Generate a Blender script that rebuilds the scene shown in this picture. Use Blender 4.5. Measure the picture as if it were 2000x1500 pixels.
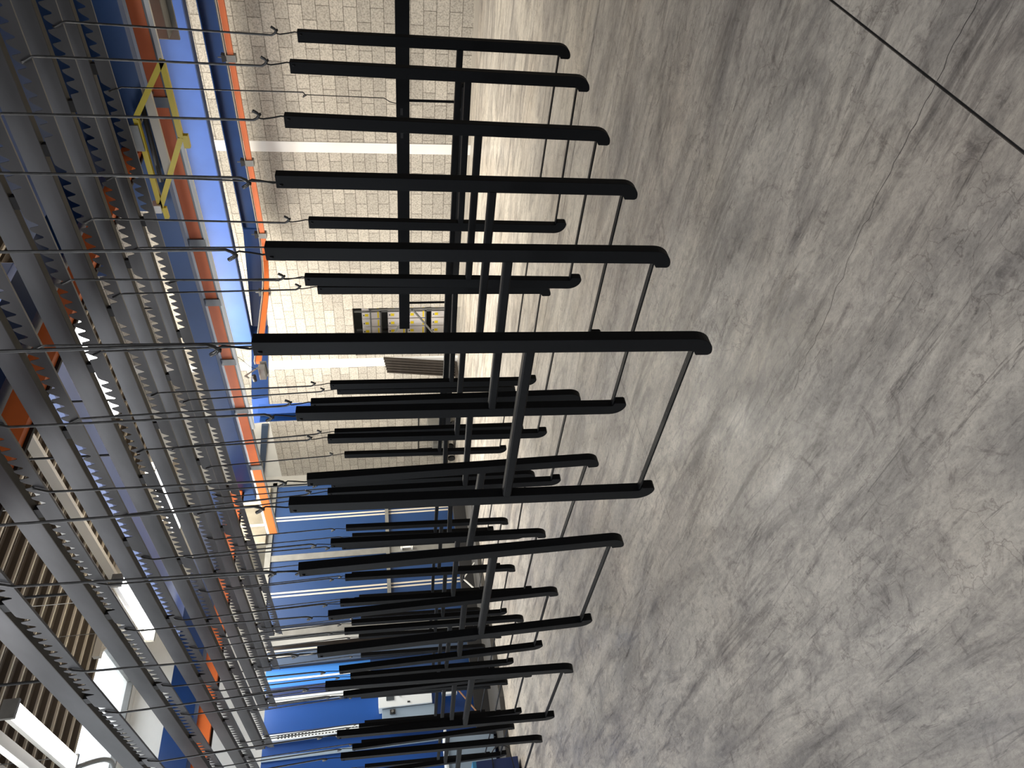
import bpy, bmesh, math, random
from mathutils import Vector, Matrix, Euler
random.seed(7)
sc = bpy.context.scene
for o in list(bpy.data.objects): bpy.data.objects.remove(o)
COL = sc.collection

# ------------------------------------------------------------------ camera
# X runs towards the block wall, Y runs along the hanging bars, Z is up
RIGHT = Vector((0.7218992, -0.6909143, -0.0387169))
UP = Vector((0.1474083, 0.0988715, 0.9841216))
FWD = Vector((0.6761156, 0.7161438, -0.1732219))
cam_d = bpy.data.cameras.new('camera'); cam = bpy.data.objects.new('camera', cam_d); COL.objects.link(cam)
m = Matrix.Identity(4)
for i in range(3):
    m[i][0] = -UP[i]; m[i][1] = RIGHT[i]; m[i][2] = -FWD[i]
m[0][3], m[1][3], m[2][3] = 0, 0, 1.45
cam.matrix_world = m
cam_d.sensor_fit = 'HORIZONTAL'; cam_d.sensor_width = 36.0; cam_d.lens = 36.0 * 1386.94 / 2000
cam_d.clip_start = 0.05; cam_d.clip_end = 200
sc.camera = cam

# ------------------------------------------------------------------ light
w = bpy.data.worlds.new('world'); sc.world = w; w.use_nodes = True
bg = w.node_tree.nodes['Background']; bg.inputs[0].default_value = (0.86, 0.93, 1.0, 1); bg.inputs[1].default_value = 4.0
def area(name, loc, target, sx, sy, power, col=(1, 1, 1), spread=180):
    d = bpy.data.lights.new(name, 'AREA'); d.shape = 'RECTANGLE'; d.size = sx; d.size_y = sy
    d.energy = power; d.color = col; d.spread = math.radians(spread)
    o = bpy.data.objects.new(name, d); COL.objects.link(o); o.location = loc
    dirv = Vector(target) - Vector(loc)
    o.rotation_euler = dirv.to_track_quat('-Z', 'Y').to_euler()
    return o
area('rear_fill', (-3.5, -4.5, 4.6), (4, 3, 0.0), 6, 2.5, 120, (0.97, 0.97, 1.0))  # added broad fill from behind the camera for the foreground
area('left_fill', (-6.6, 9.5, 3.6), (2.5, 8.0, 2.2), 5, 2.4, 500, (0.86, 0.93, 1.0))  # added bluish side fill on the load bars, no window built here
area('wall_lamp', (8.2, 8.6, 5.2), (9.0, 8.9, 0), 1.6, 2.6, 340, (1.0, 0.94, 0.80))
area('bay_fill', (6.6, 10.6, 5.4), (6.6, 8.6, 0), 3.0, 1.0, 420, (1.0, 0.95, 0.84))  # added warm fill to brighten the far floor
area('hall_light', (0.5, 6.5, 5.8), (1.5, 4.5, 0), 4.0, 2.0, 150, (0.98, 0.98, 1.0))  # broad area light under the roof, no fixture modelled
area('aisle_fill', (8.4, 3.0, 5.6), (9.6, 3.2, 0), 1.5, 3.5, 55, (1.0, 0.93, 0.84))  # added fill for the near stretch of block wall
area('foreground_fill', (0.6, 0.8, 6.0), (0.6, 1.2, 0), 2.5, 1.2, 48, (0.98, 0.98, 1.0), 110)  # added downward fill for the foreground floor
area('far_floor_fill', (8.2, 5.6, 6.0), (8.0, 6.2, 0), 1.4, 5.0, 330, (1.0, 0.93, 0.80), 120)  # added warm fill over the floor beside the block wall
sc.view_settings.view_transform = 'Standard'; sc.view_settings.look = 'None'
sc.view_settings.gamma = 1; sc.view_settings.exposure = -0.1; sc.view_settings.use_curve_mapping = False

# ------------------------------------------------------------------ materials
def mat(name, col, rough=0.5, metal=0.0, var=0.0, scale=8.0, bump=0.0, emis=None, estr=0, spec=0.5, stretch=None):
    mt = bpy.data.materials.new(name); mt.use_nodes = True
    nt = mt.node_tree; b = nt.nodes['Principled BSDF']
    b.inputs['Roughness'].default_value = rough; b.inputs['Metallic'].default_value = metal
    b.inputs['Specular IOR Level'].default_value = spec
    b.inputs['Base Color'].default_value = (*col, 1)
    if var > 0 or bump > 0:
        tc = nt.nodes.new('ShaderNodeTexCoord'); mp = nt.nodes.new('ShaderNodeMapping')
        if stretch: mp.inputs['Scale'].default_value = stretch
        nt.links.new(tc.outputs['Object'], mp.inputs['Vector'])
        n = nt.nodes.new('ShaderNodeTexNoise'); n.inputs['Scale'].default_value = scale; n.inputs['Detail'].default_value = 6
        nt.links.new(mp.outputs[0], n.inputs['Vector'])
        if var > 0:
            r = nt.nodes.new('ShaderNodeValToRGB')
            r.color_ramp.elements[0].position = 0.3; r.color_ramp.elements[1].position = 0.72
            r.color_ramp.elements[0].color = (*[c * (1 - var) for c in col], 1)
            r.color_ramp.elements[1].color = (*[min(1, c * (1 + var)) for c in col], 1)
            nt.links.new(n.outputs['Fac'], r.inputs[0]); nt.links.new(r.outputs[0], b.inputs['Base Color'])
        if bump > 0:
            bp = nt.nodes.new('ShaderNodeBump'); bp.inputs['Strength'].default_value = bump; bp.inputs['Distance'].default_value = 0.005
            nt.links.new(n.outputs['Fac'], bp.inputs['Height']); nt.links.new(bp.outputs[0], b.inputs['Normal'])
    if emis:
        b.inputs['Emission Color'].default_value = (*emis, 1); b.inputs['Emission Strength'].default_value = estr
    return mt

M = {}
M['coat'] = mat('anthracite_powder_coat', (0.0058, 0.0063, 0.0074), 0.5, 0, 0.08, 60, 0.05, spec=0.12)
M['rod'] = mat('blackened_steel_rod', (0.10, 0.10, 0.10), 0.38, 0.7, 0.3, 30)
M['wire'] = mat('black_wire', (0.012, 0.012, 0.013), 0.5, 0.4)
M['bar'] = mat('dull_galvanised_sheet', (0.100, 0.100, 0.106), 0.40, 0.5, 0.35, 2.2, 0.05, stretch=(1, 0.6, 2))
M['bar_dark'] = mat('dark_flange_steel', (0.06, 0.055, 0.048), 0.6, 0.3, 0.3, 6)  # flange in a darker tone than the web
M['orange'] = mat('orange_enamel', (0.72, 0.16, 0.035), 0.4, 0, 0.06, 4)
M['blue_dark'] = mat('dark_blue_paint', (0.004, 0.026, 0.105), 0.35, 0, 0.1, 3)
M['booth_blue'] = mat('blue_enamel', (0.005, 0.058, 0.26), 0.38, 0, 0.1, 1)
M['blue_web'] = mat('lit_blue_paint', (0.032, 0.09, 0.33), 0.35, 0, 0.1, 3)  # brighter blue puts the light on webs and faces into the colour
M['blue_panel'] = mat('blue_booth_panel', (0.003, 0.030, 0.110), 0.45, 0, 0.08, 1.2, stretch=(1, 1, 0.4))
M['blue_light'] = mat('lit_blue_panel', (0.04, 0.19, 0.56), 0.3, 0, 0.05, 1)  # lighter blue paints in the light on the inner booth wall
M['slate'] = mat('slate_blue_panel', (0.035, 0.06, 0.11), 0.45, 0, 0.1, 2)
M['teal'] = mat('teal_blue_panel', (0.03, 0.17, 0.34), 0.4)
M['navy'] = mat('navy_panel', (0.01, 0.025, 0.10), 0.4, 0, 0.1, 3)
M['yellow'] = mat('yellow_paint', (0.55, 0.42, 0.01), 0.42, 0, 0.08, 6)
M['white'] = mat('off_white_paint', (0.72, 0.71, 0.67), 0.5, 0, 0.05, 3)
M['dim_wall'] = mat('grey_plaster', (0.22, 0.22, 0.22), 0.8)
M['trim'] = mat('white_column_paint', (0.80, 0.79, 0.77), 0.55, 0, 0.04, 3)
M['cream'] = mat('cream_strip', (0.46, 0.42, 0.36), 0.5)
M['grey'] = mat('grey_steel', (0.19, 0.19, 0.18), 0.45, 0.4, 0.15, 6)
M['galv'] = mat('bright_galvanised_sheet', (0.36, 0.33, 0.27), 0.32, 0.75, 0.25, 3, 0.1)
M['black'] = mat('black_rubber', (0.008, 0.008, 0.009), 0.6)
M['platform'] = mat('dark_platform_plate', (0.055, 0.053, 0.05), 0.5, 0.2, 0.3, 1.5)
M['cabinet'] = mat('pale_grey_cabinet', (0.72, 0.77, 0.80), 0.4)
M['cabinet_side'] = mat('light_blue_grey_cabinet', (0.26, 0.34, 0.43), 0.4)
M['glass_dark'] = mat('dark_display', (0.06, 0.07, 0.08), 0.15)
M['red'] = mat('red_button', (0.6, 0.03, 0.02), 0.4)
M['carton'] = mat('pale_carton', (0.62, 0.58, 0.56), 0.7, 0, 0.06, 9)
M['yellow_label'] = mat('yellow_label', (0.75, 0.56, 0.01), 0.6)
M['ink'] = mat('black_ink', (0.02, 0.02, 0.02), 0.7)
M['tube_dark'] = mat('dark_bronze_tube', (0.055, 0.045, 0.038), 0.45, 0.3, 0.15, 10)
M['lamp_on'] = mat('lit_led_diffuser', (1, 1, 1), 0.5, emis=(1.0, 0.99, 0.95), estr=9)
M['brass'] = mat('pipe_copper', (0.45, 0.25, 0.14), 0.4, 0.6)

def block_mat():
    mt = bpy.data.materials.new('concrete_block_wall'); mt.use_nodes = True; nt = mt.node_tree; N = nt.nodes; L = nt.links
    b = N['Principled BSDF']; b.inputs['Roughness'].default_value = 0.9; b.inputs['Specular IOR Level'].default_value = 0.15
    g = N.new('ShaderNodeNewGeometry'); s = N.new('ShaderNodeSeparateXYZ'); L.new(g.outputs['Position'], s.inputs[0])
    c = N.new('ShaderNodeCombineXYZ'); L.new(s.outputs['Y'], c.inputs['X']); L.new(s.outputs['Z'], c.inputs['Y'])
    mp = N.new('ShaderNodeMapping'); mp.inputs['Location'].default_value = (0.055, 0.143, 0); L.new(c.outputs[0], mp.inputs[0])
    br = N.new('ShaderNodeTexBrick'); L.new(mp.outputs[0], br.inputs['Vector'])
    br.inputs['Scale'].default_value = 1.0; br.inputs['Brick Width'].default_value = 0.38; br.inputs['Row Height'].default_value = 0.18
    br.inputs['Mortar Size'].default_value = 0.006; br.inputs['Mortar Smooth'].default_value = 0.35; br.inputs['Bias'].default_value = 0.0
    br.inputs['Color1'].default_value = (0.52, 0.48, 0.42, 1); br.inputs['Color2'].default_value = (0.40, 0.37, 0.325, 1)
    br.inputs['Mortar'].default_value = (0.23, 0.21, 0.18, 1)
    n = N.new('ShaderNodeTexNoise'); n.inputs['Scale'].default_value = 45; n.inputs['Detail'].default_value = 5; L.new(g.outputs['Position'], n.inputs['Vector'])
    r = N.new('ShaderNodeValToRGB'); r.color_ramp.elements[0].position = 0.32; r.color_ramp.elements[1].position = 0.6
    r.color_ramp.elements[0].color = (0.66, 0.66, 0.66, 1); r.color_ramp.elements[1].color = (1.08, 1.08, 1.08, 1); L.new(n.outputs['Fac'], r.inputs[0])
    mx = N.new('ShaderNodeMixRGB'); mx.blend_type = 'MULTIPLY'; mx.inputs[0].default_value = 1; L.new(br.outputs['Color'], mx.inputs[1]); L.new(r.outputs[0], mx.inputs[2])
    L.new(mx.outputs[0], b.inputs['Base Color'])
    sb = N.new('ShaderNodeMath'); sb.operation = 'SUBTRACT'; L.new(n.outputs['Fac'], sb.inputs[0]); L.new(br.outputs['Fac'], sb.inputs[1])
    bp = N.new('ShaderNodeBump'); bp.inputs['Strength'].default_value = 0.7; bp.inputs['Distance'].default_value = 0.006; L.new(sb.outputs[0], bp.inputs['Height']); L.new(bp.outputs[0], b.inputs['Normal'])
    return mt
M['block'] = block_mat()

def floor_mat():
    mt = bpy.data.materials.new('stained_polished_concrete'); mt.use_nodes = True; nt = mt.node_tree; N = nt.nodes; L = nt.links
    b = N['Principled BSDF']
    g = N.new('ShaderNodeNewGeometry'); pos = g.outputs['Position']
    def noise(scale, stretch=(1, 1, 1), rotz=0.0, detail=8, rough=0.6, dist=0.0):
        mp = N.new('ShaderNodeMapping'); mp.inputs['Scale'].default_value = stretch; mp.inputs['Rotation'].default_value = (0, 0, rotz)
        L.new(pos, mp.inputs[0]); n = N.new('ShaderNodeTexNoise'); n.inputs['Scale'].default_value = scale
        n.inputs['Detail'].default_value = detail; n.inputs['Roughness'].default_value = rough; n.inputs['Distortion'].default_value = dist
        L.new(mp.outputs[0], n.inputs['Vector']); return n.outputs['Fac']
    def ramp(f, p0, c0, p1, c1):
        r = N.new('ShaderNodeValToRGB'); r.color_ramp.elements[0].position = p0; r.color_ramp.elements[1].position = p1
        r.color_ramp.elements[0].color = (*c0, 1); r.color_ramp.elements[1].color = (*c1, 1); L.new(f, r.inputs[0]); return r.outputs[0]
    def mul(a, c, fac=1.0):
        x = N.new('ShaderNodeMixRGB'); x.blend_type = 'MULTIPLY'; x.inputs[0].default_value = fac; L.new(a, x.inputs[1]); L.new(c, x.inputs[2]); return x.outputs[0]
    base = ramp(noise(1.1, (1, 0.7, 1), 0.4, 6, 0.6, 0.8), 0.32, (0.40, 0.372, 0.335), 0.70, (0.56, 0.52, 0.45))
    warm = ramp(noise(0.8, (1, 1, 1), 1.0, 4, 0.5, 0.3), 0.45, (1, 1, 1), 0.75, (1.04, 0.99, 0.94))
    streak = ramp(noise(3.4, (1.0, 0.28, 1), -0.55, 8, 0.68, 1.4), 0.36, (0.52, 0.52, 0.54), 0.57, (1, 1, 1))
    scuff = ramp(noise(9, (1.0, 0.16, 1), -0.95, 9, 0.72, 1.0), 0.37, (0.50, 0.49, 0.50), 0.47, (1, 1, 1))
    fine = ramp(noise(38, (1, 0.5, 1), -0.6, 6, 0.75, 0.6), 0.35, (0.74, 0.74, 0.75), 0.62, (1.06, 1.06, 1.06))
    blot = ramp(noise(5.5, (1, 1, 1), 0.2, 10, 0.75, 2.2), 0.34, (0.55, 0.53, 0.54), 0.45, (1, 1, 1))
    scr = ramp(noise(26, (1.0, 0.07, 1), -0.8, 10, 0.8, 1.2), 0.36, (0.45, 0.44, 0.45), 0.43, (1, 1, 1))
    scr2 = ramp(noise(20, (1.0, 0.10, 1), 0.9, 10, 0.8, 1.5), 0.35, (0.55, 0.54, 0.55), 0.41, (1, 1, 1))
    grit = ramp(noise(70, (1, .6, 1), -.5, 8, 0.85, 1.5), 0.38, (0.60, 0.60, 0.61), 0.50, (1, 1, 1))
    base = mul(mul(mul(base, scr), scr2), grit, 0.7)
    col = mul(mul(mul(mul(mul(base, warm), streak), scuff, 0.8), fine), blot, 0.9)
    # hairline crazing
    vo = N.new('ShaderNodeTexVoronoi'); vo.feature = 'DISTANCE_TO_EDGE'; vo.inputs['Scale'].default_value = 7.0
    ds = N.new('ShaderNodeTexNoise'); ds.inputs['Scale'].default_value = 6; ds.inputs['Detail'].default_value = 6; L.new(pos, ds.inputs['Vector'])
    ad = N.new('ShaderNodeMixRGB'); ad.blend_type = 'ADD'; ad.inputs[0].default_value = 0.35; L.new(pos, ad.inputs[1]); L.new(ds.outputs['Color'], ad.inputs[2]); L.new(ad.outputs[0], vo.inputs['Vector'])
    craze = ramp(vo.outputs['Distance'], 0.0, (0.62, 0.60, 0.60), 0.022, (1, 1, 1)); 
    msk = N.new('ShaderNodeMath'); msk.operation = 'GREATER_THAN'; msk.inputs[1].default_value = 0.55; L.new(noise(1.7, detail=3), msk.inputs[0])
    x = N.new('ShaderNodeMixRGB'); x.blend_type = 'MULTIPLY'; L.new(msk.outputs[0], x.inputs[0]); L.new(col, x.inputs[1]); L.new(craze, x.inputs[2]); col = x.outputs[0]
    L.new(col, b.inputs['Base Color'])
    rr = N.new('ShaderNodeMapRange'); rr.inputs['From Min'].default_value = 0.3; rr.inputs['From Max'].default_value = 0.7
    rr.inputs['To Min'].default_value = 0.24; rr.inputs['To Max'].default_value = 0.52; L.new(noise(4, (1, 0.4, 1), -0.5), rr.inputs['Value']); L.new(rr.outputs[0], b.inputs['Roughness'])
    b.inputs['Specular IOR Level'].default_value = 0.45
    bp = N.new('ShaderNodeBump'); bp.inputs['Strength'].default_value = 0.35; bp.inputs['Distance'].default_value = 0.005
    L.new(noise(14, (1, 0.4, 1), -0.6, 8, 0.7, 0.8), bp.inputs['Height']); L.new(bp.outputs[0], b.inputs['Normal'])
    return mt
M['floor'] = floor_mat()

def deck_mat():
    mt = bpy.data.materials.new('ribbed_roof_deck'); mt.use_nodes = True; nt = mt.node_tree; N = nt.nodes; L = nt.links
    b = N['Principled BSDF']; b.inputs['Roughness'].default_value = 0.6
    g = N.new('ShaderNodeNewGeometry'); s = N.new('ShaderNodeSeparateXYZ'); L.new(g.outputs['Position'], s.inputs[0])
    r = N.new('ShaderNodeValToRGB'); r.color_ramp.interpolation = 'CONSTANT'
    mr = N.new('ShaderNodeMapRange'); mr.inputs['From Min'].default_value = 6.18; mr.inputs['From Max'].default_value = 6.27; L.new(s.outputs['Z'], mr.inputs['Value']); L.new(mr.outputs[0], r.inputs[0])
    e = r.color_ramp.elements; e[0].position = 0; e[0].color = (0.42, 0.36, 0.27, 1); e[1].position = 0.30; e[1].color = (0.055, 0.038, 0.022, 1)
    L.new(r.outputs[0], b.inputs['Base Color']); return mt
M['deck'] = deck_mat()

# ------------------------------------------------------------------ helpers
class MB:
    def __init__(s): s.v = []; s.f = []
    def box(s, a, b):
        x0, y0, z0 = a; x1, y1, z1 = b; n = len(s.v)
        s.v += [(x0, y0, z0), (x1, y0, z0), (x1, y1, z0), (x0, y1, z0), (x0, y0, z1), (x1, y0, z1), (x1, y1, z1), (x0, y1, z1)]
        s.f += [[n + i for i in q] for q in ((0, 3, 2, 1), (4, 5, 6, 7), (0, 1, 5, 4), (1, 2, 6, 5), (2, 3, 7, 6), (3, 0, 4, 7))]; return s
    def prism(s, poly, axis, a, b):   # poly in the two other axes (cyclic order), extruded along axis
        n = len(s.v); k = len(poly)
        def P(p, t):
            return {'x': (t, p[0], p[1]), 'y': (p[0], t, p[1]), 'z': (p[0], p[1], t)}[axis]
        s.v += [P(p, a) for p in poly] + [P(p, b) for p in poly]
        s.f += [[n + i for i in range(k)][::-1], [n + k + i for i in range(k)]]
        s.f += [[n + i, n + (i + 1) % k, n + k + (i + 1) % k, n + k + i] for i in range(k)]; return s
    def tube(s, pts, r, seg=8, sq=False, w=None):
        pts = [Vector(p) for p in pts]; n0 = len(s.v); prev = None
        for i, p in enumerate(pts):
            if i == 0: t = pts[1] - p
            elif i == len(pts) - 1: t = p - pts[i - 1]
            else: t = (pts[i + 1] - p).normalized() + (p - pts[i - 1]).normalized()
            t.normalize()
            if prev is None:
                ref = Vector((1, 0, 0)) if abs(t.x) < 0.9 else Vector((0, 0, 1))
                u = (ref - t * ref.dot(t)).normalized()
            else: u = (prev - t * prev.dot(t)).normalized()
            prev = u; v = t.cross(u)
            for k in range(seg):
                a = 2 * math.pi * (k + (0.5 if sq else 0)) / seg
                rr = r[i] if isinstance(r, (list, tuple)) else r
                s.v.append(tuple(p + u * math.cos(a) * rr + v * math.sin(a) * rr))
        m_ = len(pts)
        for i in range(m_ - 1):
            for k in range(seg):
                a = n0 + i * seg + k; b_ = n0 + i * seg + (k + 1) % seg
                s.f.append([a, b_, b_ + seg, a + seg])
        s.f.append([n0 + k for k in range(seg)][::-1]); s.f.append([n0 + (m_ - 1) * seg + k for k in range(seg)]); return s
    def bar(s, p0, p1, wx, wz):       # rectangular bar between two points
        p0 = Vector(p0); p1 = Vector(p1); t = (p1 - p0).normalized()
        ref = Vector((0, 0, 1)) if abs(t.z) < 0.95 else Vector((0, 1, 0))
        u = t.cross(ref).normalized(); v = u.cross(t).normalized(); n = len(s.v)
        for p in (p0, p1):
            for a, b in ((-1, -1), (1, -1), (1, 1), (-1, 1)): s.v.append(tuple(p + u * a * wx / 2 + v * b * wz / 2))
        s.f += [[n + i for i in q] for q in ((0, 1, 2, 3), (7, 6, 5, 4), (0, 4, 5, 1), (1, 5, 6, 2), (2, 6, 7, 3), (3, 7, 4, 0))]; return s
    def mesh(s, name, material, bevel=0, smooth=False):
        me = bpy.data.meshes.new(name); me.from_pydata(s.v, [], s.f); me.materials.append(M[material])
        bm = bmesh.new(); bm.from_mesh(me); bmesh.ops.recalc_face_normals(bm, faces=bm.faces)
        if bevel: bmesh.ops.bevel(bm, geom=[e for e in bm.edges], offset=bevel, segments=2, profile=0.6, affect='EDGES', clamp_overlap=True)
        bm.to_mesh(me); bm.free()
        if smooth: me.polygons.foreach_set('use_smooth', [True] * len(me.polygons))
        me.update(); return me
    def build(s, name, material, parent=None, bevel=0, smooth=False):
        o = bpy.data.objects.new(name, s.mesh(name, material, bevel, smooth)); COL.objects.link(o)
        if parent: o.parent = parent
        return o
def tag(o, label, cat, group=None):
    o['label'] = label; o['category'] = cat
    if group: o['group'] = group
    return o
def struct(o): o['kind'] = 'structure'; return o
def empty(name, loc=(0, 0, 0), label=None, cat=None, group=None):
    o = bpy.data.objects.new(name, None); COL.objects.link(o); o.location = loc; o.empty_display_size = 0.1
    if label: tag(o, label, cat, group)
    return o
def link(name, me, parent, loc=(0, 0, 0)):
    o = bpy.data.objects.new(name, me); COL.objects.link(o); o.parent = parent; o.location = loc; return o

# ------------------------------------------------------------------ room shell
WX = 10.45
fl = MB()
# slabs separated by sawn joints at X = 4.81 and Y = 0.68
jx, jy, g_ = 4.81, 0.68, 0.004
for x0, x1 in ((-7, jx - g_), (jx + g_, 14)):
    for y0, y1 in ((-6, jy - g_), (jy + g_, 16)):
        fl.box((x0, y0, -0.12), (x1, y1, 0))
struct(fl.build('floor', 'floor'))
jf = MB().box((jx - g_, -6, -0.12), (jx + g_, 16, -0.006)).box((-7, jy - g_, -0.12), (14, jy + g_, -0.006)).build('trim_1', 'black'); struct(jf)
ck = MB()
def ribbon(pts, w_):
    for (a, b_) in zip(pts[:-1], pts[1:]):
        d = Vector((b_[0] - a[0], b_[1] - a[1], 0)).normalized(); n_ = Vector((d.y, -d.x, 0)) * w_ / 2; k = len(ck.v)
        for p, sg in ((a, 1), (a, -1), (b_, -1), (b_, 1)): ck.v.append((p[0] + n_.x * sg, p[1] + n_.y * sg, .0006))
        ck.f.append([k, k + 1, k + 2, k + 3])
def jag(a, b_, n, amp):
    return [(a[0] + (b_[0] - a[0]) * t / n + random.uniform(-amp, amp), a[1] + (b_[1] - a[1]) * t / n + random.uniform(-amp, amp)) for t in range(n + 1)]
ribbon(jag((1.68, 0.30), (1.66, 1.05), 26, .006), .0016); ribbon(jag((1.66, 1.05), (1.58, 1.75), 24, .010), .0012)
ribbon(jag((4.75, 3.12), (1.90, 3.11), 3, .001), .0022); ribbon(jag((4.75, 5.50), (1.4, 5.50), 3, .001), .0030); ribbon(jag((6.1, 5.7), (3.9, 7.4), 30, .02), .003)
struct(ck.build('trim_5', 'black'))
wr = MB()
wr.box((WX, -6, 0), (WX + .2, 8.84, 3.95)).box((WX, 10.06, 0), (WX + .2, 13.9, 3.95)).box((WX, 8.84, 2.04), (WX + .2, 10.06, 3.95))
wr.box((WX, -6, 3.95), (WX + .2, 11.4, 6.6))
struct(wr.build('wall_right', 'block'))
struct(MB().box((WX, 11.4, 3.95), (WX + .2, 13.9, 6.6)).build('trim_2', 'white'))
struct(MB().box((WX - .012, 5.51, 0.0), (WX + .03, 5.68, 6.2)).build('trim_3', 'trim'))
struct(MB().box((WX - .012, 10.14, 0.0), (WX + .03, 10.37, 6.2)).build('trim_4', 'trim'))
struct(MB().box((WX - .012, -6, 0), (WX, 5.51, .06)).box((WX - .012, 5.68, 0), (WX, 8.84, .06)).build('baseboard_right', 'cream'))
struct(MB().box((-7, 13.9, 0), (WX + .2, 14.1, 6.8)).build('wall_back', 'white'))
struct(MB().box((-7.2, -6, 0), (-7, 14.1, 6.8)).build('wall_left', 'dim_wall'))
struct(MB().box((-7, -6.2, 0), (14, -6, 6.8)).build('wall_rear', 'dim_wall'))
# store room seen through the doorway
struct(MB().box((WX + 2.4, 7.6, 0), (WX + 2.6, 11.6, 2.9)).box((WX + .2, 7.5, 0), (WX + 2.4, 7.7, 2.9)).box((WX + .2, 11.5, 0), (WX + 2.4, 11.7, 2.9)).build('wall_store', 'grey'))
struct(MB().box((WX + .2, 7.7, 2.7), (WX + 2.4, 11.5, 2.8)).build('ceiling_store', 'grey'))
# roof deck: pans with narrow low ribs running along X every 0.315 m, skylights beyond Y = 11.9
def deck(x0, x1, y0, y1):
    prof = []; y = y0
    n = round((y1 - y0) / .315)
    for i in range(n):
        y = y0 + i * .315
        prof += [(y, 6.18), (y + .034, 6.18), (y + .056, 6.27), (y + .15, 6.27), (y + .158, 6.235), (y + .178, 6.235), (y + .186, 6.27), (y + .298, 6.27)]
    prof.append((y0 + n * .315, 6.18))
    b = MB(); k = len(prof)
    for x in (x0, x1): b.v += [(x, p[0], p[1]) for p in prof]
    for i in range(k - 1): b.f.append([i, i + 1, k + i + 1, k + i])
    n_ = len(b.v); b.box((x0, y0, 6.30), (x1, y0 + n * .315, 6.36)); return b
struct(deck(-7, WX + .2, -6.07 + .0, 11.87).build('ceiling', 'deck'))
# roof beyond: glazed strip with steel frame, then solid again
struct(MB().box((-7, 13.7, 6.2), (WX + .2, 14.1, 6.4)).box((5.9, 11.88, 6.2), (WX + .2, 13.7, 6.4)).build('ceiling_edge', 'white'))
mu = MB()
for x in (-6.9, -3.7, -.6, 2.6, 5.84): mu.box((x, 11.88, 6.24), (x + .05, 13.7, 6.3))
mu.box((-7, 11.88, 6.22), (5.9, 11.93, 6.3)).box((-7, 13.65, 6.2), (5.9, 13.7, 6.3))
wn = struct(mu.build('window_1', 'grey'))
gl = bpy.data.materials.new('skylight_glass'); gl.use_nodes = True
gb = gl.node_tree.nodes['Principled BSDF']; gb.inputs['Transmission Weight'].default_value = 1; gb.inputs['Roughness'].default_value = 0.0; gb.inputs['IOR'].default_value = 1.01
M['glass'] = gl
pn = MB().box((-7, 11.9, 6.31), (5.9, 13.7, 6.315)).build('pane', 'glass', wn)
# curved shade tubes below the skylight
for i, x in enumerate((3.9, 5.75)):
    pts = [(x + .25 * math.sin(t * math.pi), 11.9 + 1.38 * t, 6.12 - .22 * math.sin(t * math.pi)) for t in [j / 12 for j in range(13)]]
    tag(MB().tube(pts, .035, 8).build('curved_tube', 'grey', smooth=True), 'grey curved tube under the skylight, ' + ('nearer the long lit batten lamp' if i == 0 else 'farther from the batten lamp'), 'tube', 'curved tubes under the skylight')

# ------------------------------------------------------------------ serrated load bars
ROWX = [1.556, 2.0, 2.45, 2.9, 3.35, 3.8, 4.25]
ORD = ['nearest', 'second', 'third', 'fourth', 'fifth', 'sixth', 'seventh']
Y0, Y1 = -1.2, 9.0
Z_C0, Z_TIP = 2.886, 2.962
def strip():
    pitch = .062; pts = []
    n = int((Y1 - Y0) / pitch)
    for i in range(n):
        y = Y0 + i * pitch
        # every metre the strip is solid where the bracket holds it
        if (i % 16) in (0, 1):
            pts += [(y, Z_TIP), (y + pitch * .98, Z_TIP)]; continue
        for t, d in ((0, 0), (.16, .002), (.34, .012), (.52, .028), (.64, .040), (.72, .043), (.80, .038), (.88, .020), (.95, .004)):
            pts.append((y + t * pitch, Z_TIP - d))
    b = MB(); k = len(pts)
    for x in (-.0015, .0015):
        b.v += [(x, p[0], p[1]) for p in pts] + [(x, p[0], Z_C0) for p in pts]
    for s in (0, 2 * k):
        for i in range(k - 1): b.f.append([s + i, s + i + 1, s + k + i + 1, s + k + i])
    for i in range(k - 1):
        b.f.append([i, i + 1, 2 * k + i + 1, 2 * k + i]); b.f.append([k + i, k + i + 1, 3 * k + i + 1, 3 * k + i])
    b.f.append([0, k, 3 * k, 2 * k]); b.f.append([k - 1, 2 * k - 1, 4 * k - 1, 3 * k - 1])
    # small outward lip along the bottom edge
    b.box((.0015, Y0, Z_C0), (.010, Y1, Z_C0 + .003))
    return b.mesh('serrated_strip', 'bar')
strip_me = strip()
web_me = MB().prism([(0, 2.992), (.0, 3.090), (.034, 3.090), (.034, 3.086), (.004, 3.086), (.004, 2.992)], 'y', Y0, Y1).mesh('web', 'bar')
fl_me = MB().prism([(0, 2.988), (.034, 2.984), (.034, 3.004), (.031, 3.004), (.031, 2.992), (0, 2.992)], 'y', Y0, Y1).mesh('bottom_flange', 'bar_dark')
br_me = MB().box((.001, -.03, 2.93), (.030, .03, 2.988)).mesh('bracket', 'black')
hg_me = MB().tube([(.017, 0, 3.09), (.017, 0, 3.62)], .007, 8).mesh('hanger', 'black')
for i, x in enumerate(ROWX):
    t = empty('load_bar', (x, 0, 0), f'long grey sheet-metal load bar with serrated lower strip, {ORD[i]} from the camera', 'load bar', 'serrated load bars overhead')
    link('web', web_me, t); link('bottom_flange', fl_me, t); link('serrated_strip', strip_me, t)
    n = int((Y1 - Y0) / .062)
    for k in range(0, n, 16): link('bracket', br_me, t, (0, Y0 + (k + 1) * .062, 0))
    for y in (3.57, 8.97): link('hanger', hg_me, t, (0, y, 0))

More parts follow.
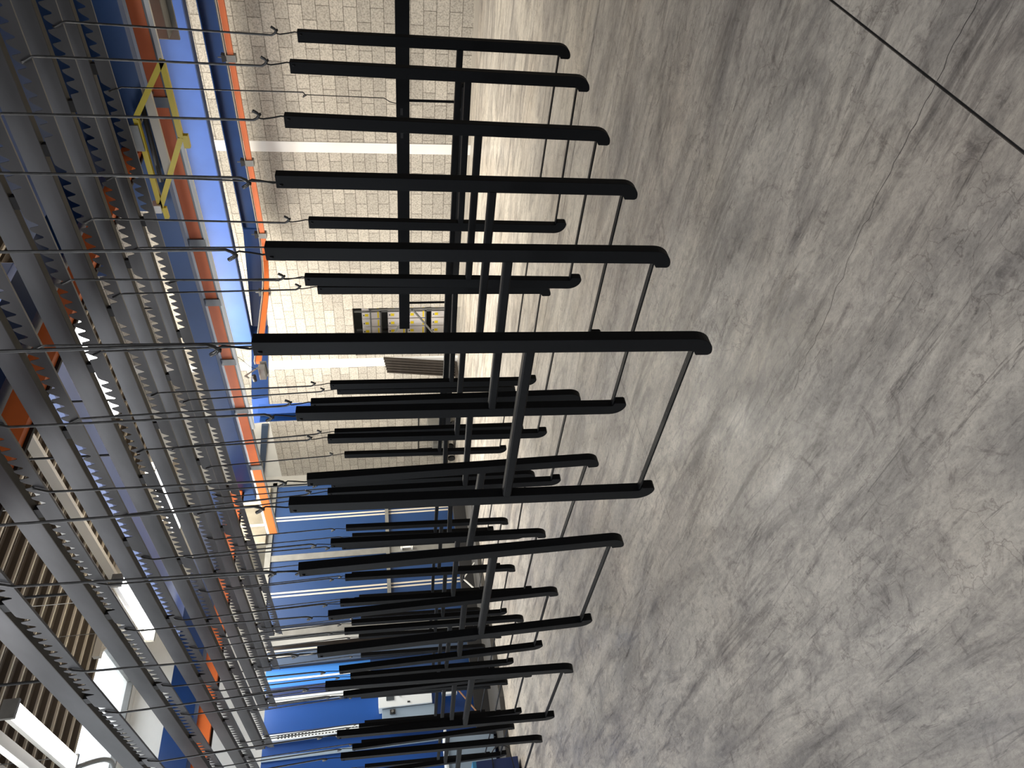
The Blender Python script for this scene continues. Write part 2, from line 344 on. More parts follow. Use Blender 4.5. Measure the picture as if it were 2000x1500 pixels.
# ------------------------------------------------------------------ hanging leg frames
FL, FW = 1.38, .805
def post_mesh(sgn):
    W, D = .026, .019
    pts = [(-W, FL)]
    for k in range(9):
        a = k / 8 * math.pi / 2
        pts.append((-W + .056 * (1 - math.cos(a)), .066 - .066 * math.sin(a)))
    pts += [(.038, .002), (.043, .010), (.043, .050), (W + .010, .055), (W + .004, .057), (W, .062), (W, FL)]
    pts = [(p[0] * sgn, p[1]) for p in pts]
    return MB().prism(pts, 'x', -D, D).mesh('post', 'coat', bevel=.0015)
post_a, post_b = post_mesh(1), post_mesh(-1)
cap_me = MB().box((-.0165, -.0235, FL - .001), (.0165, .0235, FL + .0006)).mesh('tube_mouth', 'black')
cross_me = MB().prism([(-.010 + (.015 if False else 0) - .005, .565), (.010 + .005, .565), (.019, .569), (.019, .592), (.015, .597), (-.015, .597), (-.019, .592), (-.019, .569)], 'y', -FW / 2 + .02, FW / 2 - .02).mesh('crossbar', 'coat', bevel=.001)
stret_me = MB().box((-.013, -FW / 2 + .024, .056), (.013, FW / 2 - .024, .062)).mesh('stretcher', 'coat', bevel=.0008)
hole = MB()
for k in range(6):
    y = -.31 + k * .124
    hole.tube([(0, y, .0615), (0, y, .0625)], .0045, 10)
hole_me = hole.mesh('screw_holes', 'black')

FR = {'P1': [1.5556, 1.8435, 1.8183, -0.0041, -0.0022, 0.0325], 'P2': [1.5267, 3.057, 1.8299, -0.0067, 0.0044, -0.0198], 'P3': [1.5745, 4.3945, 1.8408, -0.0106, -0.0001, 0.0319], 'P4': [1.5915, 5.677, 1.8446, -0.0005, -0.0181, 0.0361],
'Q1': [1.9982, 1.8399, 1.8196, 0.0002, -0.0055, 0.0363], 'Q2': [1.9807, 3.0686, 1.8304, -0.0074, 0.0299, -0.0368], 'Q3': [1.9835, 4.3985, 1.8363, -0.006, -0.0034, -0.0169], 'Q4': [2.012, 5.7106, 1.8397, 0.0026, -0.0078, -0.0049], 'Q5': [2.0203, 6.875, 1.8506, -0.0169, -0.0034, -0.0098],
'R1': [2.4222, 1.8309, 1.8205, 0.0072, 0.0012, 0.0242], 'R2': [2.4822, 3.105, 1.8188, -0.0376, -0.0152, 0.0213], 'R3': [2.4661, 4.4033, 1.8357, -0.0027, 0.0012, 0.0283], 'R4': [2.4598, 5.667, 1.8415, 0.0206, 0.0085, 0.0168], 'R5': [2.466, 6.93, 1.845, 0.004, -0.004, 0.026], 'R6': [2.47, 8.22, 1.848, -0.006, 0.006, 0.03],
'S1': [2.8768, 1.8313, 1.8223, 0.0254, 0.0055, 0.0349], 'S2': [2.8998, 3.0985, 1.8224, -0.0002, 0.0034, 0.0299], 'S3': [2.9008, 4.3625, 1.834, -0.0084, -0.0157, 0.0294], 'S4': [2.9202, 5.6713, 1.8382, -0.0017, -0.0012, 0.0274], 'S5': [2.92, 6.94, 1.843, 0.003, 0.002, 0.028], 'S6': [2.922, 8.2, 1.848, 0.0, 0.0, 0.03],
'T1': [3.3156, 1.7955, 1.8216, 0.0286, 0.0007, 0.0366], 'T2': [3.3526, 3.0867, 1.8217, 0.0058, -0.007, 0.0329], 'T3': [3.41, 4.4397, 1.826, -0.03, -0.02, 0.035], 'T4': [3.3683, 5.646, 1.8361, -0.005, 0.0027, 0.0287], 'T5': [3.37, 6.94, 1.843, 0.0, 0.003, 0.03], 'T6': [3.37, 8.22, 1.848, 0.004, 0.0, 0.028],
'U1': [3.7382, 1.8178, 1.8174, 0.0, 0.0074, -0.0009], 'U2': [3.79, 3.10, 1.822, 0.0, 0.0, 0.03], 'U3': [3.8291, 4.4489, 1.8259, -0.0155, 0.0008, 0.0291], 'U4': [3.816, 5.696, 1.831, 0.0, 0.0182, 0.0241], 'U5': [3.82, 6.95, 1.84, 0.0, 0.002, 0.028], 'U6': [3.82, 8.23, 1.846, 0.0, 0.0, 0.03]}
HSIGN = {'P1': (1, 1), 'Q1': (1, 1), 'R1': (1, -1), 'S1': (-1, -1), 'T1': (-1, -1), 'U1': (-1, -1), 'S2': (-1, -1), 'T2': (-1, -1), 'U2': (-1, -1), 'U3': (-1, -1), 'T3': (-1, -1), 'R2': (-1, -1)}
PLACE = ['first', 'second', 'third', 'fourth', 'fifth', 'last']
for key, (x, y, z, h, t, o) in FR.items():
    row = 'PQRSTU'.index(key[0]); k = int(key[1]) - 1
    E = Euler((t, o, h), 'YXZ'); R = E.to_matrix(); top = Vector((x, y, z)); base = top + R @ Vector((0, 0, -FL))
    where = f'{PLACE[k]} on the {ORD[row]} load bar'
    if k == 5: where = f'sixth on the {ORD[row]} load bar'
    f = empty('leg_frame', base, f'dark grey H-shaped leg frame hanging upright, {where}', 'metal frame', 'leg frames hanging from the load bars')
    f.rotation_mode = 'YXZ'; f.rotation_euler = E
    for me, yy in ((post_a, -FW / 2), (post_b, FW / 2)):
        p = link('post', me, f, (0, yy, 0)); link('tube_mouth', cap_me, p)
    link('crossbar', cross_me, f); s = link('stretcher', stret_me, f); link('screw_holes', hole_me, s)
    bx = ROWX[row] - .0085
    for j, yy in enumerate((-FW / 2, FW / 2)):
        pt = top + R @ Vector((0, yy, 0)); sg = HSIGN.get(key, (1, 1))[j]
        side = 'near' if j == 0 else 'far'
        zb = pt.z + .098; yr = pt.y - .004 * sg
        tx = (bx - pt.x)
        def PX(zz): return pt.x + tx * min(1, (zz - zb) / (2.86 - zb))
        # steel rod: V-shaped hook below, elbow and claw over the serrated strip above
        s2 = -1 if sg > 0 else 1
        ty = yr + .028 * s2
        path = [(PX(zb), yr + .040 * sg, zb + .024), (PX(zb), yr + .030 * sg, zb + .008), (PX(zb), yr + .021 * sg, zb), (PX(zb), yr + .009 * sg, zb + .009), (PX(zb), yr, zb + .026), (PX(zb + .05), yr, zb + .05), (bx, yr, 2.868), (bx, yr + .003 * s2, 2.880), (bx, ty - .004 * s2, 2.916), (bx + .001, ty, 2.927), (bx + .0085, ty, 2.934), (bx + .0175, ty, 2.926), (bx + .0175, ty, 2.912)]
        rd = MB().tube(path, [.0066, .0068, .0066, .0060] + [.0052] * 9, 7)
        rod = rd.build('hanging_rod', 'rod', smooth=True)
        tag(rod, f'long hook rod, {side} post of the frame {where}', 'hook', 'hook rods between load bars and frames')
        q = pt
        wp = [(q.x, yr + .030 * sg, zb - .004), (q.x + .004, yr + .022 * sg, zb - .006), (q.x + .006, yr + .018 * sg, zb + .006), (q.x + .001, yr + .012 * sg, zb + .012), (q.x - .004, yr + .010 * sg, zb - .002), (q.x, yr + .006 * sg, zb - .014), (q.x, yr + .012 * sg, zb - .05), (q.x, yr + .020 * sg, zb - .085), (q.x, yr + .018 * sg, zb - .102), (q.x - .012, yr + .017 * sg, zb - .108), (q.x - .0212, yr + .016 * sg, zb - .112), (q.x - .0212, yr + .016 * sg, zb - .122)]
        wp = [(a, b_, c) for a, b_, c in wp]
        wr_ = MB().tube(wp, .0031, 6).build('wire_hook', 'wire', smooth=True)
        tag(wr_, f'thin wire hook, {side} post of the frame {where}', 'hook', 'thin wire hooks in the post tops')

# long rectangular frame hanging behind, from the seventh bar
lt = empty('tube_rack', (4.25, 2.5, .88), 'long dark horizontal tube frame hanging behind the leg frames', 'metal frame')
def lbar(name, y0, y1, z0, z1, x0=-.02, x1=.02):
    return MB().prism([(y0 - 2.5, z0 - .88), (y1 - 2.5, z0 + (.012) - .88), (y1 - 2.5, z1 + .012 - .88), (y0 - 2.5, z1 - .88)], 'x', x0, x1).build(name, 'coat', lt, bevel=.003)
lbar('top_rail', .9, 3.8, 1.245, 1.325)
lbar('bottom_rail', 1.84, 5.1, .885, .965)
MB().box((-.022, 1.86 - 2.5, .012), (-.0195, 5.05 - 2.5, .055)).build('channel', 'black', lt)
for yy in (2.0, 2.15): MB().box((-.0215, yy - 2.5, 1.29 - .88), (-.0195, yy + .045 - 2.5, 1.306 - .88)).build('slot', 'black', lt)
MB().tube([(-.0225, 2.0 - 2.5, .045), (-.019, 2.0 - 2.5, .045)], .016, 14).build('bolt_hole', 'black', lt)
for yy in (1.96, 3.55): MB().bar((0, yy - 2.5, .07), (0, yy - 2.5, .38), .012, .012).build('upright', 'coat', lt)
for yy, nm in ((1.93, 'near the yellow bracket'), (3.3, 'behind the nearest frame')):
    r = MB().tube([(4.25, yy + .03, 1.875), (4.25, yy + .018, 1.855), (4.25, yy, 1.872), (4.242, yy, 2.86), (4.2415, yy + .02, 2.905), (4.2415, yy + .028, 2.927), (4.25, yy + .028, 2.934), (4.2675, yy + .028, 2.926), (4.2675, yy + .028, 2.91)], .004, 7).build('hanging_rod', 'rod', smooth=True)
    tag(r, f'steel hook rod on the seventh load bar, {nm}', 'hook')
    r = MB().tube([(4.25, yy + .02, 1.872), (4.25, yy + .014, 1.86), (4.25, yy + .02, 1.40), (4.25, yy + .03, 1.385), (4.25, yy + .04, 1.37), (4.25, yy + .05, 1.335), (4.25, yy + .05, 1.31)], .0025, 6).build('long_wire', 'wire', smooth=True)
    tag(r, f'long thin wire carrying the long horizontal frame, {nm}', 'wire')

# ------------------------------------------------------------------ overhead steel and conveyor rails
def ibeam(name, y0, y1, x, z0, z1, fw, web_m, fl_m, label, dx=0.0, dz=0.0):
    t = empty(name, (x, (y0 + y1) / 2, z0), label, 'steel beam')
    h = z1 - z0; L_ = (y1 - y0) / 2
    def seg(a, b, c, d, nm, mm):  # x0,x1,z0,z1 cross-section box sheared along y
        mb = MB()
        for s in (-1, 1):
            ox, oz = dx * s / 2, dz * s / 2
            mb.v += [(a + ox, s * L_, c + oz), (b + ox, s * L_, c + oz), (b + ox, s * L_, d + oz), (a + ox, s * L_, d + oz)]
        mb.f += [[0, 1, 2, 3], [7, 6, 5, 4], [0, 4, 5, 1], [1, 5, 6, 2], [2, 6, 7, 3], [3, 7, 4, 0]]
        return mb.build(nm, mm, t)
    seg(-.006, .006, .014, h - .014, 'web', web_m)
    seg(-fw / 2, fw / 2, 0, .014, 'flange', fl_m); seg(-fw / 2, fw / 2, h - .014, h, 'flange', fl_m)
    return t
ibeam('steel_beam', .5, 8.6, 9.3, 3.60, 4.04, .16, 'blue_web', 'blue_dark', 'deep blue steel beam with brightly lit web, beside the wall-side orange rail', dx=-.15, dz=.06)
ibeam('steel_beam', .5, 7.1, 10.12, 3.40, 3.62, .12, 'blue_dark', 'blue_dark', 'slim dark blue beam running along the block wall')
M['blue_mid'] = mat('medium_blue_paint', (0.022, 0.07, 0.21), 0.4, 0, 0.15, 1.2)
bb = tag(MB().prism([(-.5, 3.45), (9.2, 3.45), (9.2, 3.66), (4.2, 3.66), (4.2, 4.08), (-.5, 4.08)], 'x', 6.5, 6.62).build('box_beam', 'blue_mid', bevel=.004), 'wide blue box beam between the load bars and the inner orange rail', 'steel beam')
tag(MB().box((5.6, -1, 3.75), (5.72, 4.3, 4.40)).build('box_beam', 'blue_dark', bevel=.004), 'dark blue box beam high behind the yellow bracket', 'steel beam')
M['lilac'] = mat('pale_blue_paint', (0.24, 0.32, 0.62), 0.4, 0, 0.12, 1.5)
tag(MB().box((4.56, 3.62, 4.22), (4.90, 9.95, 4.50)).build('box_beam', 'lilac', bevel=.006), 'pale blue wide box beam high above the third load bar', 'steel beam')
tag(MB().prism([(12.0, 3.98), (13.88, 4.34), (13.88, 4.46), (12.0, 4.12)], 'x', WX - .05, WX).build('wall_angle', 'slate'), 'slate grey steel strip fixed across the white wall cladding', 'steel strip')
# wall-side rail: along Y then bending towards the booth
def rail(pts, label, clamps, name='conveyor_rail'):
    t = empty(name, pts[0], label, 'conveyor rail'); o = Vector(pts[0])
    P = [Vector(p) - o for p in pts]
    b = MB()
    def sweep(off, w_, h_, z_, mm, nm):
        mb = MB(); n = len(P)
        for i, p in enumerate(P):
            d = (P[min(i + 1, n - 1)] - P[max(i - 1, 0)]); d.z = 0; d.normalize(); nrm = Vector((d.y, -d.x, 0))
            c = p + nrm * off
            for a, e in ((-w_, 0), (w_, 0), (w_, h_), (-w_, h_)): mb.v.append(tuple(c + nrm * a + Vector((0, 0, z_ + e))))
        for i in range(n - 1):
            for k in range(4):
                a = i * 4 + k; c = i * 4 + (k + 1) % 4; mb.f.append([a, c, c + 4, a + 4])
        mb.f += [[0, 1, 2, 3], [4 * n - 1, 4 * n - 2, 4 * n - 3, 4 * n - 4]]
        return mb.build(nm, mm, t)
    sweep(0, .028, .070, 0, 'orange', 'rail')
    sweep(0, .036, .012, .085, 'cream', 'guide_strip')
    for c in clamps:
        cb = MB().box((-.045, -.045, -.015), (.045, .045, .10)).build('clamp', 'grey', t); cb.location = Vector(c) - o
        MB().prism([(-.03, .10), (.03, .10), (.05, .16), (-.05, .16)], 'x', -.04, .04).build('clamp_jaw', 'black', cb)
        MB().tube([(0, 0, .16), (0, 0, .21)], .008, 6).build('bolt', 'grey', cb)
    return t
arc = [(9.62, -0.5, 3.19), (9.62, 6.6, 3.21)] + [(9.62 - .75 * (1 - math.cos(a)), 6.6 + .75 * math.sin(a), 3.21) for a in [i * math.pi / 16 for i in range(1, 9)]] + [(7.62, 7.42, 3.21)]
rail(arc, 'orange conveyor rail along the block wall, bending towards the booth', [(9.62, 3.95, 3.19), (9.62, 5.4, 3.2), (9.62, 6.62, 3.2), (9.1, 7.33, 3.2)])
t = empty('conveyor_rail', (7.0, 0, 3.40), 'orange conveyor rail with white strips beside the yellow bracket', 'conveyor rail')
MB().box((-.03, -.5, 0), (.03, 10.9, .13)).build('rail', 'orange', t, bevel=.006)
MB().box((-.045, -.5, -.060), (-.01, 8.1, -.022)).build('guide_strip', 'white', t); MB().box((-.045, -.5, .17), (-.005, 9.0, .215)).build('guide_strip', 'white', t)
MB().box((-.028, -.5, .13), (.02, 10.9, .17)).build('support_angle', 'white', t)
MB().box((-.028, -.5, -.022), (.02, 10.9, 0)).build('support_angle', 'grey', t)
for y in (1.7, 3.3, 4.9, 5.75, 6.75, 7.7, 9.0):
    c = MB().box((-.05, -.05, -.03), (.045, .05, .15)).build('clamp', 'grey', t); c.location = (0, y, 0)
    MB().box((-.07, -.04, .15), (.02, .04, .27)).box((-.09, -.07, .24), (-.01, .05, .30)).build('clamp_jaw', 'black', c)
# blue haunch and beam where the rails turn
hn = empty('corner_beam', (9.0, 7.9, 3.25), 'dark blue beam turning off behind the curved orange rail', 'steel beam')
MB().bar((.9, -1.2, .2), (.35, .35, .25), .10, .24).build('beam_piece', 'blue_dark', hn)
MB().bar((.35, .35, .25), (-.7, 1.0, .25), .10, .26).build('beam_piece', 'blue_dark', hn)
MB().bar((-.7, 1.0, .25), (-1.0, 1.25, .22), .10, .26).build('end_plate', 'blue_web', hn)
cl = empty('steel_column', (8.02, 8.86, 0), 'blue steel column beside the booth corner', 'column')
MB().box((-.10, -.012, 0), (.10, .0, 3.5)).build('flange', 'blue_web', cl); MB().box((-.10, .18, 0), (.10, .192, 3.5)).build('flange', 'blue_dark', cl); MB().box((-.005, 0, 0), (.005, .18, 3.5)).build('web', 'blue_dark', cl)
# lifting / stop units hanging on rails
def unit(loc, label, sc_=1.0):
    t = empty('stop_unit', loc, label, 'conveyor unit')
    MB().box((-.05, -.10, -.05), (.05, .12, .04)).build('housing', 'grey', t, bevel=.004)
    MB().box((.055, -.14, -.07), (.07, .16, .02)).build('side_plate', 'grey', t)
    MB().bar((-.02, -.1, .04), (-.1, -.02, .22), .02, .02).bar((-.1, -.02, .22), (-.02, .1, .2), .02, .02).build('lever', 'grey', t)
    MB().tube([(-.02, -.06, .05), (-.1, -.2, .12), (-.06, -.3, .22), (0, -.32, .3)], .004, 6).build('air_hose', 'wire', t)
    MB().tube([(-.1, -.02, .1), (-.1, .08, .1)], .03, 12).build('cylinder', 'black', t, smooth=True)
    return t
unit((7.52, 7.50, 3.20), 'grey stop unit with hoses at the end of the curved orange rail')
u2 = unit((7.45, 2.62, 3.45), 'grey stop unit beside the near end of the inner orange rail'); u2.scale = (2.1, 2.1, 2.1)
# yellow bracket frame
yb = empty('yellow_bracket', (6.3, 3.3, 3.12), 'yellow welded frame of square tubes holding a pale cylinder overhead', 'bracket frame')
def yo(p): return (p[0] - 6.3, p[1] - 3.3, p[2] - 3.12)
Yp = {'a': (6.3, 2.63, 3.17), 'b': (6.3, 3.30, 3.17), 'c': (6.3, 4.02, 3.51), 'd': (6.3, 3.13, 3.50)}
for p, q in (('a', 'b'), ('b', 'c'), ('c', 'd'), ('d', 'a')):
    MB().bar(yo(Yp[p]), yo(Yp[q]), .045, .045).build('tube', 'yellow', yb)
MB().tube([yo((6.36, 3.02, 3.44)), yo((6.36, 3.78, 3.46))], .022, 12).build('cylinder', 'black', yb, smooth=True)
MB().box(yo((6.35, 2.9, 3.34)), yo((6.39, 3.72, 3.41))).build('cover_plate', 'cream', yb)
MB().box(yo((6.25, 3.18, 3.49)), yo((6.27, 3.42, 3.56))).build('mounting_plate', 'grey', yb)
MB().box(yo((6.25, 3.98, 3.50)), yo((6.35, 4.06, 3.58))).build('end_bracket', 'white', yb)
MB().box(yo((6.28, 3.28, 3.11)), yo((6.33, 3.40, 3.16))).build('lug', 'yellow', yb)
MB().box(yo((6.28, 4.02, 3.46)), yo((6.32, 4.14, 3.50))).build('lug', 'yellow', yb)
MB().tube([yo((6.32, 3.2, 3.49)), yo((6.95, 3.2, 3.50))], .012, 8).build('hanger_pin', 'grey', yb)
MB().tube([yo((6.32, 3.96, 3.49)), yo((6.95, 3.96, 3.50))], .012, 8).build('hanger_pin', 'grey', yb)
# cross rails above the bars
for (ya, nm, x0, x1) in ((3.52, 'near', -2.5, 6.5), (8.92, 'far', 0.5, 6.5)):
    t = empty('cross_rail', (2, ya, 3.6), f'orange and blue cross rail over the load bars, {nm} one', 'conveyor rail', 'cross rails above the bars')
    MB().box((x0 - 2, 0, .0), (x1 - 2, .05, .16)).build('orange_channel', 'orange', t)
    MB().box((x0 - 2, -.06, .19), (x1 - 2, .16, .45 if nm == 'near' else .50)).build('blue_beam', 'blue_dark', t)
    MB().box((x0 - 2, .055, -.02), (x1 - 2, .075, .02)).build('chain_track', 'black', t)

# roof lamps
LP = [((2.97, 8.1), 'nearest the left corner of the roof'), ((5.18, 9.75), 'in the middle of the roof'), ((7.17, 9.95), 'over the blue booth side'), ((6.87, 6.7), 'above the inner orange rail')]
for (x, y), s in LP:
    t = empty('batten_lamp', (x, y, 5.0), f'long lit white batten lamp {s}', 'lamp', 'batten lamps under the roof')
    MB().prism([(-.085, .0), (.085, .0), (.085, .05), (.05, .09), (-.05, .09), (-.085, .05)], 'y', -.8, .8).build('housing', 'white', t)
    MB().prism([(-.08, .0), (-.06, -.04), (.06, -.04), (.08, .0)], 'y', -.78, .78).build('diffuser', 'lamp_on', t)
    [MB().box((-.09, a, -.045), (.09, a + .04, .09)).build('end_cap', 'grey', t) for a in (-.84, .8)]
    [MB().tube([(0, a, .09), (0, a, 1.17)], .006, 6).build('suspension', 'grey', t) for a in (-.6, .6)]
    d = bpy.data.lights.new('batten_light', 'AREA'); d.shape = 'RECTANGLE'; d.size = .07; d.size_y = 1.5; d.energy = 38; d.color = (1, .97, .92)
    lo = bpy.data.objects.new('batten_light', d); COL.objects.link(lo); lo.location = (x, y, 4.945)
for i, (x, y0, y1) in enumerate(((2.72, 2, 11.5), (4.95, 6.5, 11.5))):
    tray = MB()
    for yy in (y0 + .4, (y0 + y1) / 2, y1 - .4): tray.tube([(x, yy, 5.04), (x, yy, 6.20)], .006, 6)
    t = tag(tray.box((x - .05, y0, 5.02), (x + .05, y1, 5.05)).box((x - .05, y0, 5.05), (x - .045, y1, 5.10)).box((x + .045, y0, 5.05), (x + .05, y1, 5.10)).build('cable_tray', 'white'), 'white cable tray beside the ' + ('lamp in the left corner of the roof' if i == 0 else 'lamp in the middle of the roof'), 'cable tray')
# truss
tr = empty('roof_truss', (7.6, 11.6, 5.5), 'pale steel lattice truss under the roof edge', 'truss')
MB().box((-2.2, -.05, .55), (1.8, .05, .66)).build('top_chord', 'cream', tr); MB().box((-2.2, -.05, -.0), (1.8, .05, .09)).build('bottom_chord', 'cream', tr)
for i in range(8):
    x = -2.1 + i * .5; a, b_ = ((x, 0, .09), (x + .5, 0, .55)) if i % 2 else ((x, 0, .55), (x + .5, 0, .09))
    MB().bar(a, b_, .035, .035).build('diagonal', 'cream', tr)
for i, (x, nm) in enumerate(((3.2, 'left'), (6.68, 'right'))):
    tag(MB().box((x, -5.9, 6.02), (x + .06, 11.85, 6.17)).build('purlin', 'cream'), f'pale roof purlin under the ribbed deck, {nm} one', 'roof beam', 'pale purlins')

# ------------------------------------------------------------------ booth
BY = 11.7
bo = empty('booth', (7.0, BY, .1), 'large blue oven booth with paired white stripes and a grey door frame', 'booth')
def bx(x0, x1, z0, z1, name, mm, d0=0.0, d1=.10, par=None):
    return MB().box((x0 - 7.0, d0, z0 - .1), (x1 - 7.0, d1, z1 - .1)).build(name, mm, par or bo)
bx(7.02, 8.53, .10, 3.66, 'door_panel', 'blue_panel')
d2 = bx(5.68, 6.90, .10, 3.62, 'door_panel', 'blue_panel')
bx(8.53, 8.62, .02, 3.70, 'frame_post', 'grey', -.03, .1); bx(6.90, 7.02, .10, 3.66, 'frame_post', 'grey', -.02, .1)
bx(5.60, 8.62, 3.62, 3.72, 'frame_head', 'grey', -.03, .1); bx(5.60, 8.62, .02, .10, 'sill', 'platform', -.03, .1)
for x in (7.79, 6.25):
    for dx in (-.048, .018): bx(x + dx, x + dx + .030, .10, 3.62, 'stripe', 'cream', -.008, 0)
bx(6.0, 8.3, 1.52, 1.585, 'door_bar', 'grey', -.05, -.015)
hd = bx(6.94, 6.97, 1.12, 1.30, 'handle', 'white', -.09, -.07); 
bx(6.93, 6.98, 1.10, 1.13, 'handle_foot', 'white', -.09, -.02, bo); bx(6.93, 6.98, 1.29, 1.32, 'handle_foot', 'white', -.09, -.02, bo)
bx(5.48, 5.60, .05, 3.6, 'corner_post', 'grey', -.05, .1)
bx(5.30, 5.46, .05, 3.6, 'reveal', 'tube_dark', .25, .3)
bx(5.02, 5.30, .05, 3.6, 'side_panel', 'slate', .05, .15)
for x in (5.16, 5.26): bx(x, x + .025, .10, 3.58, 'stripe', 'cream', .04, .05)
hood = empty('booth_hood', (8.0, 11.6, 3.72), 'shiny galvanised hood box above the booth corner', 'hood')
MB().box((-.75, .0, 0), (.5, 1.2, .62)).build('casing', 'galv', hood, bevel=.01)
[MB().box((a, -.02, .05), (a + .05, 0, .58)).build('seam', 'cream', hood) for a in (-.4, .1)]
area('hood_fill', (7.6, 10.6, 4.6), (7.9, 11.7, 4.0), .3, .3, 7, (1.0, .82, .5))  # added warm fill that gives the hood casing its glow
b2 = empty('side_booth', (4.2, BY, 0), 'bright blue panelled spray booth left of the striped booth', 'booth')
def by(x0, x1, z0, z1, name, mm, d0=0.0, d1=.10, par=None):
    return MB().box((x0 - 4.2, d0, z0), (x1 - 4.2, d1, z1)).build(name, mm, par or b2)
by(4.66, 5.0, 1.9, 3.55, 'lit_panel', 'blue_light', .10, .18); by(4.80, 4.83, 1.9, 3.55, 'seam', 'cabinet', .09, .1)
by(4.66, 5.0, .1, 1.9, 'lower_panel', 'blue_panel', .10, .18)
by(4.52, 4.66, .1, 3.5, 'dark_panel', 'navy', 0, .1)
by(4.40, 4.43, .1, 3.5, 'polished_post', 'cabinet', -.04, 0); by(4.46, 4.49, .1, 3.5, 'polished_post', 'cabinet', -.04, 0)
by(3.98, 4.40, .1, 3.5, 'wall_panel', 'booth_blue', 0, .1)
by(2.4, 3.86, .1, 3.5, 'wall_panel', 'booth_blue', .05, .15); by(3.60, 3.66, .1, 3.5, 'joint_strip', 'cabinet_side', .03, .05)
pp = by(3.86, 3.95, .1, 3.5, 'perforated_post', 'cabinet', -.03, .1)
hh = MB()
for k in range(60):
    for xx in (3.885, 3.92): hh.box((xx - .008 - 4.2, -.031, .3 + k * .05), (xx + .008 - 4.2, -.030, .33 + k * .05))
hh.build('perforation', 'ink', pp)
area('booth_fill', (4.6, 10.9, 3.9), (4.6, 11.8, 2.8), .5, .2, 9, (.9, .96, 1))  # small added fill on the side booth panels
# control cabinet
cb = empty('control_cabinet', (4.13, 11.55, .95), 'pale grey wall control cabinet with display and buttons on the booth', 'cabinet')
MB().box((-.06, -.12, 0), (.32, .12, .82)).build('body', 'cabinet', cb, bevel=.006)
MB().box((.04, -.128, .58), (.22, -.12, .70)).build('display', 'glass_dark', cb); MB().tube([(.1, -.12, .50), (.1, -.14, .50)], .014, 12).build('button', 'white', cb)
MB().tube([(.16, -.12, .44), (.16, -.145, .44)], .014, 12).build('button', 'red', cb)
MB().box((-.02, -.128, .34), (-.0, -.12, .38)).build('latch', 'black', cb)
cs = empty('switch_cabinet', (3.98, 11.56, .92), 'light blue-grey switch cabinet with a black rotary switch beside the control cabinet', 'cabinet')
MB().box((-.12, -.10, 0), (.08, .10, .80)).build('body', 'cabinet_side', cs, bevel=.006)
sw = MB().box((-.01, -.115, .60), (.06, -.10, .68)).build('switch_plate', 'black', cs); MB().tube([(.025, -.115, .64), (.025, -.14, .64)], .018, 12).build('knob', 'grey', sw)
pd = empty('small_display', (4.3, 11.5, .55), 'small white gauge box with a grey screen under the control cabinet', 'gauge')
MB().box((-.12, -.03, 0), (.10, .05, .24)).build('body', 'cabinet', pd, bevel=.004); MB().box((-.08, -.034, .03), (.06, -.03, .12)).build('screen', 'glass_dark', pd)
tag(MB().tube([(4.32, 11.45, .60), (3.75, 11.45, .20)], .013, 8).build('copper_pipe', 'brass'), 'thin copper coloured pipe running down across the booth base', 'pipe')
# dark platform in front of the booths
pl = empty('floor_platform', (6.0, 11.1, 0), 'low dark steel platform on the floor in front of the booths', 'platform')
MB().prism([(-3.4, -.75), (-2.4, -.9), (-.1, -.44), (1.75, -.62), (1.95, .60), (-3.4, .60)], 'z', 0, .07).build('deck_plate', 'platform', pl, bevel=.006)
MB().box((-2.6, .35, .07), (2.6, .50, .30)).build('kick_plate', 'black', pl)
tl = empty('trestle', (5.95, 11.1, .07), 'small trestle with thin white legs standing before the booth door', 'trestle')
MB().bar((-.28, 0, .0), (0, .02, .22), .02, .02).build('leg', 'white', tl); MB().bar((.28, 0, .0), (0, .02, .22), .02, .02).build('leg', 'white', tl); MB().bar((0, -.1, .22), (0, .14, .22), .03, .03).build('ridge', 'black', tl)
# navy machine at the far left
nm = empty('navy_machine', (1.9, 10.2, 0), 'low navy machine housing with a teal lid at the left edge', 'machine')
MB().box((-1.3, -.70, 0.03), (.72, .9, .55)).build('housing', 'navy', nm, bevel=.01); MB().box((-1.3, -.70, .55), (.72, .9, .60)).build('lid', 'teal', nm, bevel=.006)
for sx in (-1.2, .6):
    for sy in (-.6, .8): MB().tube([(sx, sy, 0), (sx, sy, .04)], .03, 10).build('foot', 'black', nm)
MB().tube([(.5, -.8, .1)] + [(.75 + .1 * math.sin(a), -.78 + .02 * a, .12 + .12 * (1 - math.cos(a))) for a in (.5, 1, 1.6, 2.2, 2.8)] + [(.6, -.7, .35)], .007, 8).build('hose', 'wire', nm, smooth=True)
gm = empty('grey_machine', (3.1, 11.15, 0), 'pale grey machine base on castors beside the navy machine', 'machine')
MB().box((-.45, -.2, .12), (.35, .25, .80)).build('housing', 'cabinet_side', gm, bevel=.01); MB().box((-.48, -.24, .80), (.38, .28, .84)).build('top', 'cabinet', gm, bevel=.006)
for sx in (-.38, .28):
    for sy in (-.12, .17): MB().tube([(sx - .02, sy, .06), (sx + .02, sy, .06)], .06, 14).build('castor', 'black', gm)

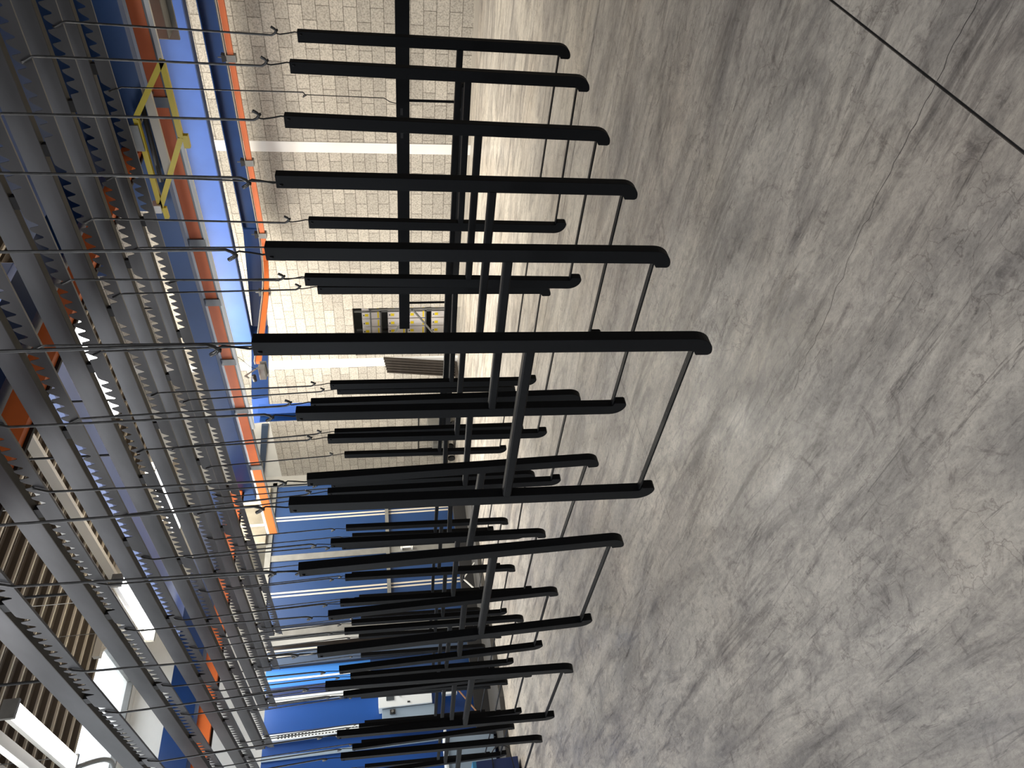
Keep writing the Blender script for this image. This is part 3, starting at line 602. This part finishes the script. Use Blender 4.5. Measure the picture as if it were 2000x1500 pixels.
# ------------------------------------------------------------------ store room shelf and cartons
sh = empty('shelf_rack', (11.5, 9.6, 0), 'grey steel shelf rack full of cartons inside the doorway', 'shelf')
LV = [.12, .62, 1.02, 1.54]
for z in LV: MB().box((-.25, -.95, z - .03), (.25, .95, z)).build('shelf_board', 'grey', sh)
for y in (-.95, .0, .93):
    for x in (-.25, .22): MB().box((x, y, 0), (x + .03, y + .03, 2.05)).build('upright', 'grey', sh)
carton = MB().box((-.17, -.098, 0), (.17, .098, .36)).mesh('box', 'carton', bevel=.004)
lab1 = MB().box((-.1712, -.025, .23), (-.170, .045, .30)).mesh('yellow_label', 'yellow_label')
lab2 = MB().box((-.1712, -.08, .02), (-.170, .085, .05)).mesh('yellow_strip', 'yellow_label')
ring = MB().box((-.1712, .0, .31), (-.170, .03, .335)).mesh('handle_hole', 'ink')
LN = ['bottom', 'second', 'third', 'top']; CN = ['first', 'second', 'third', 'fourth', 'fifth', 'sixth', 'seventh', 'eighth']
for li, z in enumerate(LV):
    for c in range(8):
        y = 9.6 - .90 + .115 + .22 * c
        if 9.55 < y < 9.68: y += .03
        t = empty('carton', (11.42, y, z), f'pale carton with yellow labels, {CN[c]} from the right on the {LN[li]} shelf', 'box', 'cartons on the store shelf')
        link('box', carton, t); link('yellow_strip', lab2, t); link('yellow_label', lab1, t); link('handle_hole', ring, t)
tb = empty('trestle_table', (10.95, 9.65, 0), 'thin grey metal trestle frame standing in the doorway', 'trestle')
for p, q in (((0, -.35, 0), (0, -.35, 1.75)), ((0, .35, 0), (0, .35, 1.75)), ((0, -.35, 1.72), (0, .35, 1.72)), ((0, -.35, .9), (0, .35, .45)), ((0, -.35, .9), (0, .35, 1.3))):
    MB().bar(p, q, .03, .03).build('strut', 'grey', tb)
area('store_lamp', (11.0, 9.5, 2.6), (11.4, 9.6, 0), .4, 1.0, 14, (1, .96, .9))
# dark frames leaning against the wall
for i in range(6):
    y = 10.12 + i * .065; ln = .10 - i * .0
    f = empty('leaning_frame', (WX - .12 - .01 * i, y + .12, .0), f'dark bronze tube frame leaning on the block wall, {CN[i]} from the doorway', 'metal frame', 'tube frames leaning by the doorway')
    zt = 1.50 - .012 * i
    MB().bar((-.0, 0, 0.02), (.09, -.10, zt), .05, .03).build('tube', 'tube_dark', f)
    MB().bar((-.55 - .0, .02, 0.02), (.0, .0, 0.04), .03, .03).build('foot_tube', 'tube_dark', f)
# things by the wall corner
ct = empty('drum_trolley', (10.05, 12.2, 0), 'dark wheeled trolley standing by the far end of the block wall', 'trolley')
MB().box((-.25, -.7, .16), (.2, .7, .22)).build('deck', 'tube_dark', ct); MB().box((-.2, -.6, .22), (.15, -.1, .62)).box((-.2, .05, .22), (.15, .5, .50)).build('crate', 'grey', ct)
MB().bar((.18, -.68, .2), (.18, -.68, .80), .03, .03).bar((.18, .68, .2), (.18, .68, .80), .03, .03).bar((.18, -.68, .80), (.18, .68, .80), .03, .03).build('push_handle', 'black', ct)
for sx in (-.2, .15):
    for sy in (-.6, .6): MB().tube([(sx - .02, sy, .08), (sx + .02, sy, .08)], .08, 14).build('wheel', 'black', ct)
